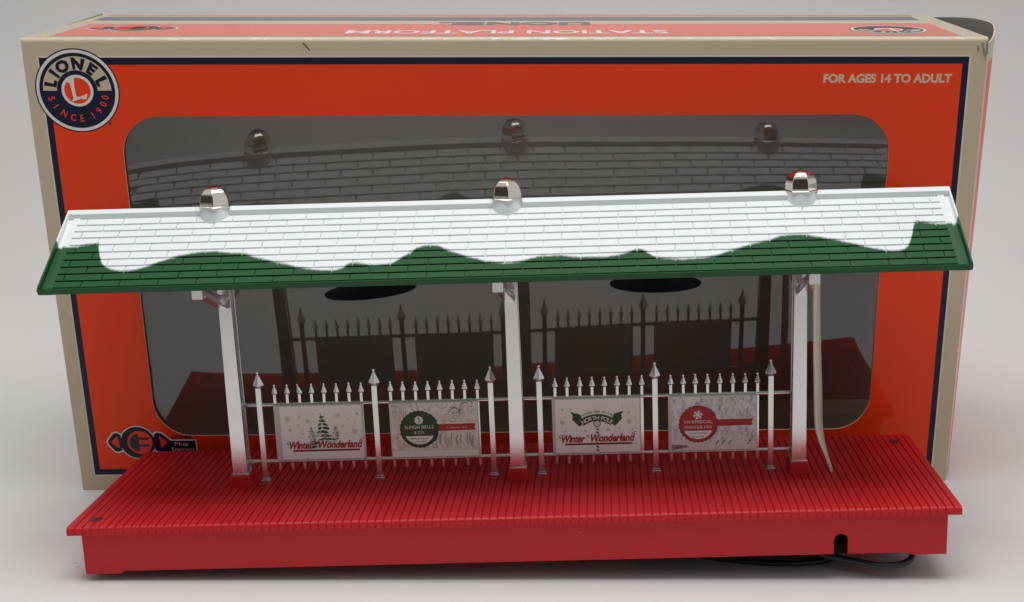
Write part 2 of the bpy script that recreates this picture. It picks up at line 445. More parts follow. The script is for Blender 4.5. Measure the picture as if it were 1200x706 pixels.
# hollow base below the deck
def base():
    mb = MB(); x1 = hW - 4.5; y1 = D2 - 1.1; zt = ZT - TS + .1
    xf = 148.0
    poly = [(-xf, 0), (-136, 0), (-134.5, 0.9), (109.3, 0.9)]
    poly += [(109.3 + 0, 5.9)] + [(111.65 + 2.35 * math.cos(math.radians(a)), 5.9 + 2.35 * math.sin(math.radians(a))) for a in range(165, 0, -15)] + [(114.0, 5.9)]
    poly += [(114.0, 0.9), (134.5, 0.9), (136, 0), (xf, 0), (xf, zt), (-xf, zt)]
    mb.prism(poly, lambda u, v, d: (u, d, v), -y1, -y1 + 1.5)
    mb.box(-xf, xf, y1 - 1.5, y1, 0.9, zt)
    for s in (-1, 1):
        a, b = sorted((s * xf, s * (xf - 1.5)))
        mb.box(a, b, -y1 + 1.5, y1 - 1.5, 0.4, zt)
    return mb.build('base', RED, station, bevel=0.2, seg=2, smooth=True)
base()

# small dark red discs, slightly raised, in two deck corners
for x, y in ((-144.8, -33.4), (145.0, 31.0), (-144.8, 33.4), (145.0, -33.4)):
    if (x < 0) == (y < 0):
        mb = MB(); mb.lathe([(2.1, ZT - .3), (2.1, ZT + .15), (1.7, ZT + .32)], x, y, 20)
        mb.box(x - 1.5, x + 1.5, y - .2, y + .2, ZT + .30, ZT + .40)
        mb.build('deck_disc', mat('dark red disc', (0.10, 0.012, 0.014), 0.5), station)

# roof -------------------------------------------------------------
YE, ZE, ZR, LH = 33.8, 99.56, 120.99, 154.95
SNOW = [(-154.95, .397), (-153.5, .43), (-150.1, .438), (-146, .425), (-140.419, 0.397), (-139.312, 0.495), (-137.34, 0.631), (-134.727, 0.705), (-131.475, 0.744), (-128.007, 0.758), (-123.497, 0.736), (-119.515, 0.686), (-114.958, 0.625), (-107.982, 0.564), (-101.494, 0.543), (-94.0, 0.561), (-84.816, 0.631), (-75.447, 0.715), (-64.809, 0.798), (-58.79, 0.817), (-54.526, 0.795), (-51.151, 0.739), (-47.413, 0.753), (-42.992, 0.768), (-38.998, 0.757), (-35.974, 0.705), (-31.841, 0.61), (-27.631, 0.54), (-25.409, 0.535), (-21.668, 0.575), (-17.458, 0.635), (-10.939, 0.715), (-4.296, 0.771), (2.075, 0.783), (8.614, 0.74), (15.165, 0.708), (19.503, 0.713), (24.668, 0.734), (31.254, 0.749), (37.004, 0.725), (41.519, 0.691), (44.835, 0.663), (47.382, 0.691), (50.139, 0.758), (54.521, 0.784), (63.197, 0.798), (69.106, 0.777), (75.168, 0.715), (81.957, 0.648), (88.549, 0.599), (95.47, 0.538), (100.672, 0.529), (104.955, 0.553), (114.066, 0.63), (121.023, 0.702), (127.221, 0.758), (130.666, 0.772), (133.818, 0.754), (135.613, 0.706), (137.137, 0.614), (139.288, 0.448), (140.41, 0.397), (144.986, 0.426), (148.642, 0.443), (153.081, 0.434), (154.95, .40)]
ROOFM = roof_material(SNOW, LH, YE)
TA = math.atan((ZR - ZE) / YE); SA, CA = math.sin(TA), math.cos(TA)
def rp(x, s, h, side):
    return (x, side * (YE * s + h * SA), ZR - (ZR - ZE) * s + h * CA)
def roof():
    mb = MB()
    rows = [.092, .180, .262, .348, .440, .536, .628, .716, .802, .888, .972]
    for side in (-1, 1):
        H = lambda x0, x1, s0, s1, a0, a1, b0, b1, : mb.hexa([rp(x0, s0, a0, side), rp(x1, s0, a0, side), rp(x1, s1, b0, side), rp(x0, s1, b0, side),
                                                             rp(x0, s0, a1, side), rp(x1, s0, a1, side), rp(x1, s1, b1, side), rp(x0, s1, b1, side)])
        # slab
        sl = -1.7 if side < 0 else -2.5
        H(-LH + .2, LH - .2, 0.02, 0.985, -3.1, sl, -3.1, sl)
        # ridge band and its bevelled step
        mb.prism([(0.0, 0.0), (.060, 0.0), (.080, -1.25), (.080, -2.0), (0.0, -2.0)], lambda u, v, d, sd=side: rp(d, u, v + .03, sd), -LH + .02, LH - .02)
        # gable rims: flat outer edge, wall sloping in
        for sx in (-1, 1):
            q = [(LH, -3.4), (LH, 0.0), (LH - .6, 0.0), (LH - .9, -3.0), (LH - 2.35, -3.0), (LH - 2.5, -1.15), (150.3, -1.2), (150.3, -3.4)]
            mb.prism(q, lambda u, v, d, sd=side, sx=sx: rp(sx * u, d, v, sd), 0.0, 0.99)
        # fascia with a thin lip on top
        y0, y1 = YE - 1.1, YE
        a, b = sorted((side * (y0 - .4), side * (y1 + .25)))
        mb.hexa([(-LH, a + (1.0 if side < 0 else 0), ZE - 2.3), (LH, a + (1.0 if side < 0 else 0), ZE - 2.3), (LH, b - (1.0 if side > 0 else 0), ZE - 2.3), (-LH, b - (1.0 if side > 0 else 0), ZE - 2.3), (-LH, a, ZE - .3), (LH, a, ZE - .3), (LH, b, ZE - .3), (-LH, b, ZE - .3)])
        # shingles
        for r in range(10):
            s0, s1 = rows[r] + .002, rows[r + 1]
            x = (134.35 if r % 2 == 0 else 140.9) - 12.8 * 24 - 0.12 * (r // 2)
            cuts = [-150.5]
            while x < 150.0:
                if x > -149.5: cuts.append(x)
                x += 12.8
            cuts.append(150.5)
            for a, b in zip(cuts[:-1], cuts[1:]):
                gg = .17 if side < 0 else .34
                ga = 0.0 if a == -150.5 else gg; gb = 0.0 if b == 150.5 else gg
                H(a + ga, b - gb, s0, s1 - (.0085 if side < 0 else .012), sl - .2, -1.25, sl - .2, -1.02)
    # underside beams
    mb.box(-120, 120, -1.2, 1.2, ZR - 9.0, ZR - 3.4)
    o = mb.build('roof', ROOFM, station, bevel=0.08, seg=2, angle=28)
    o.rotation_euler = (0, -0.0025, 0)
    return o
ROOF = roof()

# ridge caps on their stacks
def cap(x, delta):
    st = MB()
    st.lathe([(6.3, ZR - 9), (5.9, ZR - 4.5), (5.1, ZR - 1.2), (5.0, ZR - .3)], x, 0, 28)
    o = st.build('stack', mat('white sprayed plastic', (0.80, 0.85, 0.87), 0.45), ROOF, bevel=.2)
    mb = MB(); a0 = math.radians(-90 + delta)
    R = 5.75; prof = [(R + .25, 0), (R + .25, .45), (R - .15, .6)]
    for i in range(0, 17):
        z = 6.9 * math.sin(math.pi / 2 * i / 16)
        rr = (R - .15) * max(0.0, 1 - (z / 6.92) ** 2.7) ** .5
        prof.append((max(rr, 0.3), .6 + z))
    mb.lathe([(r, ZR - .35 + z) for r, z in prof], x, 0, 6, a0=a0)
    mb.build('roof_cap', CAPCHROME, ROOF, bevel=.22, seg=2, angle=32)
cap(-103.0, 7); cap(-0.4, 9); cap(102.9, 20)

# posts with brackets
def post(cx, bo):
    mb = MB(); zb, zt_ = 22.6, 113.0
    def flange(y0, y1, wb, wt):
        mb.hexa([(cx - wb, y0, zb), (cx + wb, y0, zb), (cx + wb, y1, zb), (cx - wb, y1, zb), (cx - wt, y0, zt_), (cx + wt, y0, zt_), (cx + wt, y1, zt_), (cx - wt, y1, zt_)])
    flange(-3.1, -2.0, 2.75, 2.05); flange(2.0, 3.1, 2.75, 2.05); flange(-2.0, 2.0, .8, .7)
    mb.box(cx - 3.1, cx + 3.1, -3.5, 3.5, zb - .7, zb)
    p = mb.build('post', CHROME, station, bevel=.15)
    ft = MB(); ft.frustum(cx, 0, ZT - .1, ZT + 4.3, 3.75, 4.6, 3.35, 4.0)
    ft.build('foot', RED, p, bevel=.25)
    for s in (-1, 1):
        br = MB(); w0, w1 = -1.75, 1.75
        ox = lambda y: bo * abs(y) / 33.0
        F = lambda u, v, d: (cx + ox(u) + d, s * u, v)
        # end block, slanting lower flange, thin web
        br.prism([(29.8, 94.0), (33.0, 94.0), (33.0, 98.0), (29.8, 99.4)], F, w0, w1)
        br.prism([(3.1, 84.0), (29.2, 93.9), (29.2, 94.6), (3.1, 84.8)], F, w0, w1)
        br.prism([(3.1, 84.8), (29.2, 94.6), (29.2, 97.0), (3.1, 87.6)], F, -.4, .4)
        br.prism([(3.1, 87.6), (29.2, 97.0), (29.2, 97.6), (3.1, 88.3)], F, w0 * .85, w1 * .85)
        br.build('bracket', CHROME, p, bevel=.12)
    return p
post(-102.5, 0); post(-0.6, -2.0); post(102.5, 0)

# fence: two bays between the posts
FY = 2.4
def spear(mb, x, z0, z1, wd, shaft, knob):
    """diamond section finial from z0 to z1"""
    prof = [(shaft, z0), (wd, z0 + (z1 - z0) * .16), (wd * .92, z0 + (z1 - z0) * .26), (knob * .8, z0 + (z1 - z0) * .84), (knob * 1.25, z0 + (z1 - z0) * .87), (knob * 1.25, z1)]
    loops = []
    for r, z in prof:
        loops.append([(x - r, FY, z), (x, FY - r * .72, z), (x + r, FY, z), (x, FY + r * .72, z)])
    mb.rings(loops)
def fence(xa, xb, posts):
    e = MB()
    for z in (47.0, 25.3):
        e.tube([(xa, FY, z), ((xa + xb) / 2, FY, z), (xb, FY, z)], .76, 12)
        for x in (xa, xb):
            e.tube([(x - .8, FY, z), (x + .8, FY, z)], 1.25, 12)
    fo = e.build('fence', CHROME, station)
    for x in posts:
        mb = MB(); mb.box(x - 1.0, x + 1.0, FY - 1.0, FY + 1.0, ZT + .3, 53.6)
        spear(mb, x, 53.4, 59.6, 2.1, 1.0, .42)
        mb.box(x - 1.75, x + 1.75, FY - 1.6, FY + 1.6, ZT - .05, ZT + .9)
        mb.box(x - 1.25, x + 1.25, FY - 1.2, FY + 1.2, ZT + .9, ZT + 1.6)
        mb.build('fence_post', CHROME, fo, bevel=.12)
    for a, b in zip(posts[:-1], posts[1:]):
        x0 = a + 5.75
        for k in range(8):
            x = x0 + k * 4.54 + random.uniform(-.12, .12); dz = random.uniform(-.15, .15)
            mb = MB(); mb.box(x - .48, x + .48, FY - .45, FY + .45, 22.0 + dz, 50.9)
            spear(mb, x, 50.7, 54.7 + dz, 1.05, .5, .26)
            if k == 2 and a < -80:
                mb.v = [(vx - .8 * max(0, (vz - 51.5) / 3) ** 2, vy, vz) for vx, vy, vz in mb.v]
            mb.build('picket', CHROME, fo, smooth=False)
    return fo
FP1 = [-94.6, -52.2, -9.7]; FP2 = [8.0, 50.3, 92.7]
fence(-101.6, -1.5, FP1); fence(0.4, 101.6, FP2)

# the four advertising boards
SW, SH = 32.6, 21.2
def sign(x0, label):
    mb = MB(); mb.box(x0, x0 + SW, FY - 1.35, FY + .75, 25.75, 25.75 + SH)
    o = mb.build('sign_board', SLEEVE, station, bevel=.15, props={'label': label})
    yf = FY - 1.35
    F = lambda u, v, lift: (x0 + u, yf - lift, 25.75 + v)
    return o, F
def pxmap(TL, w_, h_):
    """zoomed picture pixel of a board -> board mm"""
    return lambda x, y: ((x - TL[0]) / w_ * SW, SH - (y - TL[1]) / h_ * SH)

def swash_title(p, cu, cv, width, size):
    # slanted lettering with curled capitals, pale edge behind red
    for m, b, l in ((OFFW, .085, .10), (INKRED, .036, .14)):
        p.text('Winter', cu - width * .335, cv, size, m, l, b, 0.30, width * .315)
        p.text('Wonderland', cu + width * .195, cv + .12, size, m, l, b, 0.30, width * .60)
    for ox in (cu - width * .50, cu - width * .13):
        c = [(ox + .55 * math.cos(t) - .15, cv + size * .55 + .45 * math.sin(t)) for t in [math.radians(a) for a in range(40, 330, 24)]]
        p.stroke(c, .28, INKRED, .14, True)
    p.stroke([(cu + width * .44, cv + size * .5), (cu + width * .47, cv + size * .85), (cu + width * .51, cv + size * .95)], .25, INKRED, .14)
    p.rect(cu - width * .45, cu + width * .45, cv - 1.15, cv - .45, INKDRED, .12)
    p.poly([(cu - width * .16, cv - .5), (cu + width * .16, cv - .5), (cu + width * .12, cv - 1.15), (cu - width * .12, cv - 1.15)], INKDRED, .13)

def flake(p, u, v, r, m=INKPALE):
    for k in range(3):
        a = math.radians(60 * k + 15); dx, dy = r * math.cos(a), r * math.sin(a)
        p.stroke([(u - dx, v - dy), (u + dx, v + dy)], r * .28, m, .05 + .004 * k)
        for sg in (-1, 1):
            ex, ey = u + sg * dx * .6, v + sg * dy * .6
            for da in (-55, 55):
                b = a + math.radians(da) + (math.pi if sg < 0 else 0)
                p.stroke([(ex, ey), (ex + r * .36 * math.cos(b), ey + r * .36 * math.sin(b))], r * .2, m, .065 + .002 * k)

# board with a fir tree
o, F = sign(-89.5, 'white board with a snowy fir tree over red script')
p = Print(F); p.rect(2.2, SW - .5, .5, SH - .4, PAPER, .03); p.build('printed_sheet', o)
p = Print(F); q = pxmap((75, 125), 733, 440)
for x, y, r in ((185, 235, 25), (285, 215, 11), (350, 252, 18), (270, 285, 9), (200, 320, 15), (305, 355, 10), (400, 198, 8), (518, 200, 8), (600, 215, 22), (760, 200, 14), (683, 242, 9), (740, 272, 9), (635, 300, 14), (735, 345, 28), (660, 360, 9), (215, 380, 8)):
    flake(p, *q(x, y), r / 733 * SW)
p.build('snowflakes', o)
p = Print(F); rnd = random.Random(3)
for (cx_, top, bot, hw, ms) in ((375, 300, 430, 38, (INKGREEN2, INKPALE)), (575, 295, 425, 42, (INKGREEN2, INKPALE)), (470, 205, 470, 112, (TREEGREEN, TREEGREEN, INKGREEN, TREEGREEN, INKGREEN2, INKPALE))):
    n = 9 if hw > 60 else 6
    if hw > 60: p.stroke([q(cx_ - 14, 190), q(cx_ - 8, 214), q(cx_, 240)], .22, INKGREEN, .08)
    for k in range(n):
        t = (k + .6) / n; y = top + (bot - top) * t; ww = hw * (t ** .8)
        for j in range(8 if hw > 60 else 4):
            xx = cx_ + rnd.uniform(-1, 1) * ww * .8; s_ = 1 if xx > cx_ else -1
            l = rnd.uniform(.35, .6) * ww
            a = q(xx - s_ * l * .4, y - 10); b = q(xx + s_ * l * .2, y + 2); c_ = q(xx + s_ * l * .7, y + rnd.uniform(2, 12))
            p.stroke([a, b, c_], rnd.uniform(.5, 1.05), ms[rnd.randrange(len(ms))], .08 + .003 * rnd.random(), True)
p.build('fir_tree_print', o)
p = Print(F); swash_title(p, q(490, 0)[0], q(0, 470)[1], 27.4, 3.9); p.build('lettering', o)

# round badges of boards two and four
def badge(p, cu, cv, r, ink, rim, l1, l2, emblem, small):
    n = 56
    p.poly([(cu + (r + .16 * math.cos(k * 1.57 * 2)) * math.cos(2 * math.pi * k / n), cv + (r + .16 * math.cos(k * math.pi)) * math.sin(2 * math.pi * k / n)) for k in range(n)], rim, .10)
    p.disc(cu, cv, r * .95, ink, .13)
    # pale scalloped lower segment
    z = -r * .36; a = math.degrees(math.asin(-.36 / .82)); seg = arc(cu, cv, r * .82, 180 - a, 360 + a, 26)
    seg = [(u + .13 * (k % 2) * (cu - u) / r, v + .13 * (k % 2) * (cv - v) / r) for k, (u, v) in enumerate(seg)]
    p.poly(seg, PAPER, .16)
    p.text(l1, cu, cv + r * .04, 1.75, OFFW, .17, .0, 0, r * 1.5)
    p.text(l2, cu, cv - r * .25, 1.65, OFFW, .17, .0, 0, r * (.55 if '&' in l2 else 1.45))
    p.text(small[0], cu, cv - r * .53, .85, INKBLACK, .19, .01, .2, r * .95)
    p.text(small[1], cu, cv - r * .70, .8, INKBLACK, .19, .01, .2, r * .62)
    emblem(p)

# board with a green badge on an engraved winter scene
o, F = sign(-47.2, 'picture board with a round dark green badge')
p = Print(F); p.rect(.5, SW - .4, .4, SH - .4, LITHO, .03); p.rect(.5, SW - .4, .4, 2.6, PAPER, .045); p.build('printed_sheet', o)
p = Print(F); q = pxmap((45, 97), 740, 450)
rnd = random.Random(11)
for k in range(16):
    cx_, cy_, rr = rnd.uniform(470, 730), rnd.uniform(110, 250), rnd.uniform(14, 42)
    a0 = rnd.uniform(0, 360); pts = [q(cx_ + rr * math.cos(math.radians(a0 + t * 20)) * 1.2, cy_ + rr * math.sin(math.radians(a0 + t * 20))) for t in range(rnd.randint(6, 14))]
    p.stroke(pts, rnd.uniform(.16, .32), (INKBLACK, INKGREY, INKWARM)[k % 3], .05 + .002 * k, True)
for k in range(14):
    x = 440 + k * 22 + rnd.uniform(-8, 8); y = rnd.uniform(345, 380)
    p.stroke([q(x, y), q(x - 10 + rnd.uniform(-12, 12), y + 45), q(x + rnd.uniform(-18, 18), y + rnd.uniform(70, 110))], rnd.uniform(.3, 1.0), (INKWARM, INKGREY, OFFW, INKWARM)[k % 4], .06 + .002 * k, True)
for k in range(9):
    x = 70 + k * 14 + rnd.uniform(-5, 5); p.stroke([q(x, 105), q(x + rnd.uniform(-12, 12), 170), q(x + rnd.uniform(-20, 20), 250)], .14, INKGREY, .06)
p.stroke([q(235, 105), q(228, 130), q(240, 155)], .16, INKBLACK, .07); p.stroke([q(272, 105), q(285, 130), q(280, 158)], .16, INKBLACK, .07)
p.stroke([q(400, 462), q(385, 450), q(400, 440), q(425, 448), q(430, 462), q(412, 470), q(396, 466)], .2, INKBLACK, .07)
p.build('engraved_scene', o)
p = Print(F)
a, b = q(440, 332), q(760, 275)
p.poly([(a[0], a[1]), (b[0], a[1] + .15), (b[0] - .5, (a[1] + b[1]) / 2), (b[0], b[1]), (a[0], b[1] - .1)], INKRED, .09)
p.text('A Winter Gift', (a[0] + b[0]) / 2, a[1] + .95, 1.0, TAN, .12, 0, .25, 8)
p.build('ribbon', o)
p = Print(F); cu, cv = q(288, 315)
def bell(p):
    p.disc(cu, cv + 3.5, 1.55, OFFW, .17)
    p.stroke([(cu - .5, cv + 4.7), (cu + .25, cv + 3.7), (cu - .1, cv + 2.2)], .4, INKGREEN, .19, True)
badge(p, cu, cv, 7.1, INKGREEN, INKBLACK, 'SLEIGH BELLS', '& CO.', bell, ('20 Money Wonders', 'Since 1900')); p.build('badge', o)

# board with the banner and striped pole
o, F = sign(12.4, 'white board with a green arched banner over red script')
p = Print(F); p.rect(1.2, SW - .5, .5, SH - .4, PAPER, .03); p.build('printed_sheet', o)
p = Print(F); q = pxmap((128, 137), 735, 436)
for x, y, r in ((215, 225, 12), (285, 218, 9), (712, 208, 10), (812, 200, 9), (240, 280, 8), (215, 325, 22), (765, 325, 22), (812, 295, 9), (240, 390, 10), (308, 375, 8), (590, 385, 18), (685, 380, 12), (790, 390, 9), (430, 340, 9), (570, 335, 8), (762, 255, 16), (400, 395, 14)):
    flake(p, *q(x, y), r / 735 * SW)
p.build('snowflakes', o)
p = Print(F); cu, cv = q(500, 482); k = SW / 735
ro, ri = 242 * k, 180 * k
top = arc(cu, cv, ro, 128, 52, 22); bot = arc(cu, cv, ri, 52, 128, 22)
p.poly(top + bot, INKGREEN, .08)
for sg in (-1, 1):
    X = lambda x, y: q(500 + sg * (x - 500), y)
    p.poly([X(640, 262), X(722, 240), X(700, 272), X(708, 300), X(650, 356), X(608, 332)][::sg], INKGREEN, .075)
    p.stroke([X(645, 290), X(612, 333), X(650, 356)], .18, INKBLACK, .11)
p.arc_text('NORTH POLE', cu, cv, 210 * k, 90, 2.1, OFFW, .12, .015, .86)
p.arc_text('ROUND TRIP TO THE', cu, cv, 262 * k, 90, 1.15, INKGREEN, .10, .01, .98)
p.build('banner', o)
p = Print(F); u0, v0 = q(500, 337)
p.rect(u0 - .5, u0 + .5, q(0, 572)[1], v0 - 1.0, OFFW, .06)
for j in range(7):
    vv = v0 - 2.0 - j * 1.35
    p.poly([(u0 - .5, vv + .55), (u0 + .5, vv - .10), (u0 + .5, vv - .80), (u0 - .5, vv - .15)], (INKDRED, INKBLACK)[j % 2], .075)
p.disc(u0, v0, 1.35, INKBLACK, .09); p.disc(u0, v0, 1.0, OFFW, .11); p.ring(u0 - .1, v0 + .1, .3, .5, INKPALE, .13)
p.build('striped_pole_print', o)
p = Print(F); swash_title(p, q(508, 0)[0], q(0, 480)[1], 27.4, 3.9); p.build('lettering', o)

# board with a red badge on a snowy wood
o, F = sign(55.0, 'picture board with a round red badge on snowy trees')
p = Print(F); p.rect(1.2, SW - .3, .4, SH - .4, WINTER, .03)
p.poly([(1.2, .4), (SW - .3, .4), (SW - .3, 3.3), (22, 3.5), (13, 3.1), (1.2, 3.6)], OFFW, .045)
p.poly([(1.2, .4), (7.5, 1.6), (6.5, 2.4), (1.2, 2.7)], BRICK, .06); p.build('printed_sheet', o)
p = Print(F); q = pxmap((100, 105), 735, 445); rnd = random.Random(21)
for k in range(34):
    x, y = rnd.uniform(480, 815), rnd.uniform(130, 290); an = rnd.uniform(40, 150); l = rnd.uniform(25, 90)
    if y - l * math.sin(math.radians(an)) < 112: l = (y - 112) / 1.05
    pts = [q(x, y)]; 
    for t in (0.35, .7, 1): pts.append(q(x + l * t * math.cos(math.radians(an)) + rnd.uniform(-6, 6), y - l * t * math.sin(math.radians(an))))
    p.stroke(pts, rnd.uniform(.10, .26), (INKBLACK, OFFW, INKGREY)[k % 3], .05 + .001 * k, True)
for k in range(26):
    x, y = rnd.uniform(480, 815), rnd.uniform(370, 460)
    p.stroke([q(x, y), q(x + rnd.uniform(-8, 8), y - 12), q(x + rnd.uniform(-10, 10), y - 26)], .2, (INKWARM, INKBLACK, OFFW, INKGREY)[k % 4], .05 + .001 * k, True)
for x in (495, 545, 600, 760):
    p.stroke([q(x, 500), q(x + 12, 478), q(x + 26, 470)], .35, INKBLACK, .10)
p.build('snowy_wood_print', o)
p = Print(F); a, b = q(500, 352), q(808, 298)
p.poly([(a[0], a[1]), (b[0] - .2, a[1] + .15), (b[0] - .8, (a[1] + b[1]) / 2), (b[0] - .2, b[1]), (a[0], b[1])], INKRED, .09); p.build('ribbon', o)
p = Print(F); cu, cv = q(347, 332)
def star(p):
    flake(p, cu - .1, cv + 3.5, 1.7, OFFW)
    p.mb.v = [(x, y - .12 if abs(z - (25.75 + cv + 3.5)) < 1.8 and abs(x - (55 + cu)) < 1.9 else y, z) for x, y, z in p.mb.v]
    p.stroke([(cu - 1, cv + 7.3), (cu - .3, cv + 8.3), (cu, cv + 7.5), (cu + .5, cv + 8.1), (cu + .9, cv + 7.3)], .25, INKBLACK, .12)
badge(p, cu, cv, 7.1, INKRED, INKDRED, 'WHIMSICAL', 'WINTER MIX', star, ('Hot Wild', 'Berry Tea')); p.build('badge', o)

# two black lamp shades under the roof
for x, ti in ((-50.6, -.055), (51.0, .006)):
    mb = MB(); z = 89.6
    F = [(15.2, z - .55), (16.2, z - .5), (16.3, z), (15.5, z + .35), (8, z + 1.6), (4, z + 3.0), (3.2, z + 6)]
    mb.lathe(F + [(1.4, z + 6.6), (1.4, z + 18)], 0, 0, 48)
    mb.v = [(vx * math.cos(ti) - (vz - z) * math.sin(ti) * (-1) * 0 + x, vy, vz - vx * math.sin(ti)) for vx, vy, vz in mb.v]
    mb.build('lamp_shade', BLACK, station, angle=40)

# cream wiring strip running down behind the right post
def strip():
    path = [(110.0, 7.5, 108), (109.9, 7.6, 95), (109.9, 7.8, 78), (110.4, 8.0, 60), (110.9, 8.0, 46), (111.1, 7.8, 36), (111.3, 6.6, 31), (112.0, 4.0, 27), (113.2, 1.2, 23), (114.3, -1.2, 19.5), (114.7, -2.2, 17.4)]
    wd = [2.5, 2.5, 2.6, 2.9, 3.1, 3.1, 2.9, 2.2, 1.5, 1.2, .9]
    loops = []
    for (x, y, z), w_ in zip(path, wd):
        h = w_ / 2
        loops.append([(x - h, y, z), (x - h + .45, y - .25, z), (x - .2, y + .25, z), (x + h - .5, y + .15, z), (x + h, y - .45, z), (x + h, y + .5, z), (x, y + .8, z), (x - h, y + .5, z)])
    mb = MB(); mb.rings(loops)
    mb.build('wiring_strip', CREAM, station, bevel=.06)
strip()

# power cord looping out below the base (drawn in station space)
def catmull(P, n=8):
    out = []
    Q = [P[0]] + P + [P[-1]]
    for i in range(1, len(Q) - 2):
        p0, p1, p2, p3 = map(Vector, Q[i - 1:i + 3])
        for k in range(n):
            t = k / n
            out.append(tuple(.5 * ((2 * p1) + (-p0 + p2) * t + (2 * p0 - 5 * p1 + 4 * p2 - p3) * t * t + (-p0 + 3 * p1 - 3 * p2 + p3) * t ** 3)))
    out.append(tuple(P[-1])); return out
def fz(x, y=-35): return -ROLL * (x + hW) + .028 * (y - 50)          # floor height in station space
def wz(x, z): return -ROLL * (x + hW) + z      # world height in station space
cord = [(90, -8, 5), (100, -24, wz(100, 3.2)), (108, -31.5, wz(108, 3.4)), (117, -35.5, wz(117, 3.0)), (127, -38.3, wz(127, 2.4)), (134, -37.0, wz(134, 2.8)), (138, -32.5, wz(138, 3.8)), (136, -24, wz(136, 4.5)), (122, -12, wz(122, 3)), (100, -2, 4)]
mb = MB(); mb.tube(catmull(cord, 10), 1.1, 12)
cord2 = [(30, -2, 4), (60, -18, fz(60, -18) + 1.1), (85, -27, fz(85, -27) + 1.1), (104, -27, fz(104, -27) + 1.1), (114, -20, fz(114, -20) + 1.1), (106, -10, fz(106, -10) + 1.1), (90, -4, 4)]
mb.tube(catmull(cord2, 10), 1.1, 12)
mb.build('power_cord', CORD, station)
mb = MB(); mb.box(40, 118, -34, 20, -1.2, 3.0)
mb.build('wiring_cover', BLACK, station)

# ------------------------------------------------------------------ the carton
box = empty('display_carton', Vector(BOX_T) * MM, (BOX_LEAN, 0, BOX_YAW),
            'orange cardboard window carton with cream edges standing behind the toy platform', 'box')
BW, BH, BD, RE = 176.8, 180.2, 90.5, 1.6
# front panel as rings of flat print around the window opening
def loop_rect(x0, x1, z0, z1, r, n=14, m=10):
    pts = []
    cs = [(x1 - r, z0 + r, -90), (x1 - r, z1 - r, 0), (x0 + r, z1 - r, 90), (x0 + r, z0 + r, 180)]
    for k, (cx, cz, a) in enumerate(cs):
        c1 = [(cx + r * math.cos(math.radians(a + 90 * i / m)), cz + r * math.sin(math.radians(a + 90 * i / m))) for i in range(m + 1)]
        pts += c1
        nx = cs[(k + 1) % 4]; a2 = nx[2]
        e = (nx[0] + r * math.cos(math.radians(a2)), nx[1] + r * math.sin(math.radians(a2)))
        s_ = c1[-1]
        pts += [(s_[0] + (e[0] - s_[0]) * i / n, s_[1] + (e[1] - s_[1]) * i / n) for i in range(1, n)]
    return pts
def bulge(x, z):   # the old card bows by a fraction of a millimetre
    return 0.5 * math.sin(x / 70.0 + .6) * math.sin(math.pi * max(0, min(1, z / BH)))
def front():
    mb = MB()
    L = [loop_rect(-BW, BW, 0, BH - RE, .05), loop_rect(-171.7, 171.0, 6.3, 173.9, .05), loop_rect(-171.2, 170.3, 6.8, 173.2, .05),
         loop_rect(-168.9, 167.9, 9.3, 170.6, .05), loop_rect(-144.6, 142.8, 23.6, 151.8, 14.5)]
    n = len(L[0])
    for k, mi in ((0, 0), (1, 1), (2, 2), (3, 3)):
        vs = [(x, bulge(x, z), z) for x, z in L[k]] + [(x, bulge(x, z), z) for x, z in L[k + 1]]
        mb.add(vs, [(i, (i + 1) % n, n + (i + 1) % n, n + i) for i in range(n)], mi)
    # cut edge of the opening and the raw inner face
    vs = [(x, bulge(x, z), z) for x, z in L[4]] + [(x, bulge(x, z) + .6, z) for x, z in L[4]] + [(x, bulge(x, z) + .6, z) for x, z in L[0]]
    mb.add(vs, [(i, (i + 1) % n, n + (i + 1) % n, n + i) for i in range(n)], 4)
    mb.add(vs, [(n + i, n + (i + 1) % n, 2 * n + (i + 1) % n, 2 * n + i) for i in range(n)], 5)
    # rounded fold up to the top
    m = 8; NC = 320; cols = [-BW + 2 * BW * i / NC for i in range(NC + 1)]; vs = []
    for j in range(m + 1):
        a = math.radians(90 * j / m)
        for x in cols: vs.append((x, bulge(x, BH) + RE - RE * math.cos(a), BH - RE + RE * math.sin(a)))
    q = NC + 1; rnd = random.Random(9); pale_faces = set()
    for k in range(46):   # off-white spots on the fold, densest near the middle
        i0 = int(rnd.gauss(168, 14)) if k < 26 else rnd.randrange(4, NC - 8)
        for i in range(i0, i0 + rnd.randint(1, 3)): pale_faces.add((rnd.choice((3, 4, 4, 5)), i))
    mb.add(vs, [(j * q + i, j * q + i + 1, (j + 1) * q + i + 1, (j + 1) * q + i) for j in range(m) for i in range(NC)], 0)
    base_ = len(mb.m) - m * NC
    for j, i in pale_faces: mb.m[base_ + j * NC + i] = 6
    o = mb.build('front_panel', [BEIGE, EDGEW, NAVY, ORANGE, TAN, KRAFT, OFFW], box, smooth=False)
    o.data.polygons.foreach_set('use_smooth', [True] * len(o.data.polygons)); o.data.set_sharp_from_angle(angle=math.radians(40))
    return o
FRONT = front()
FP = lambda u, v, lift: (u, bulge(u, v) - lift, v)

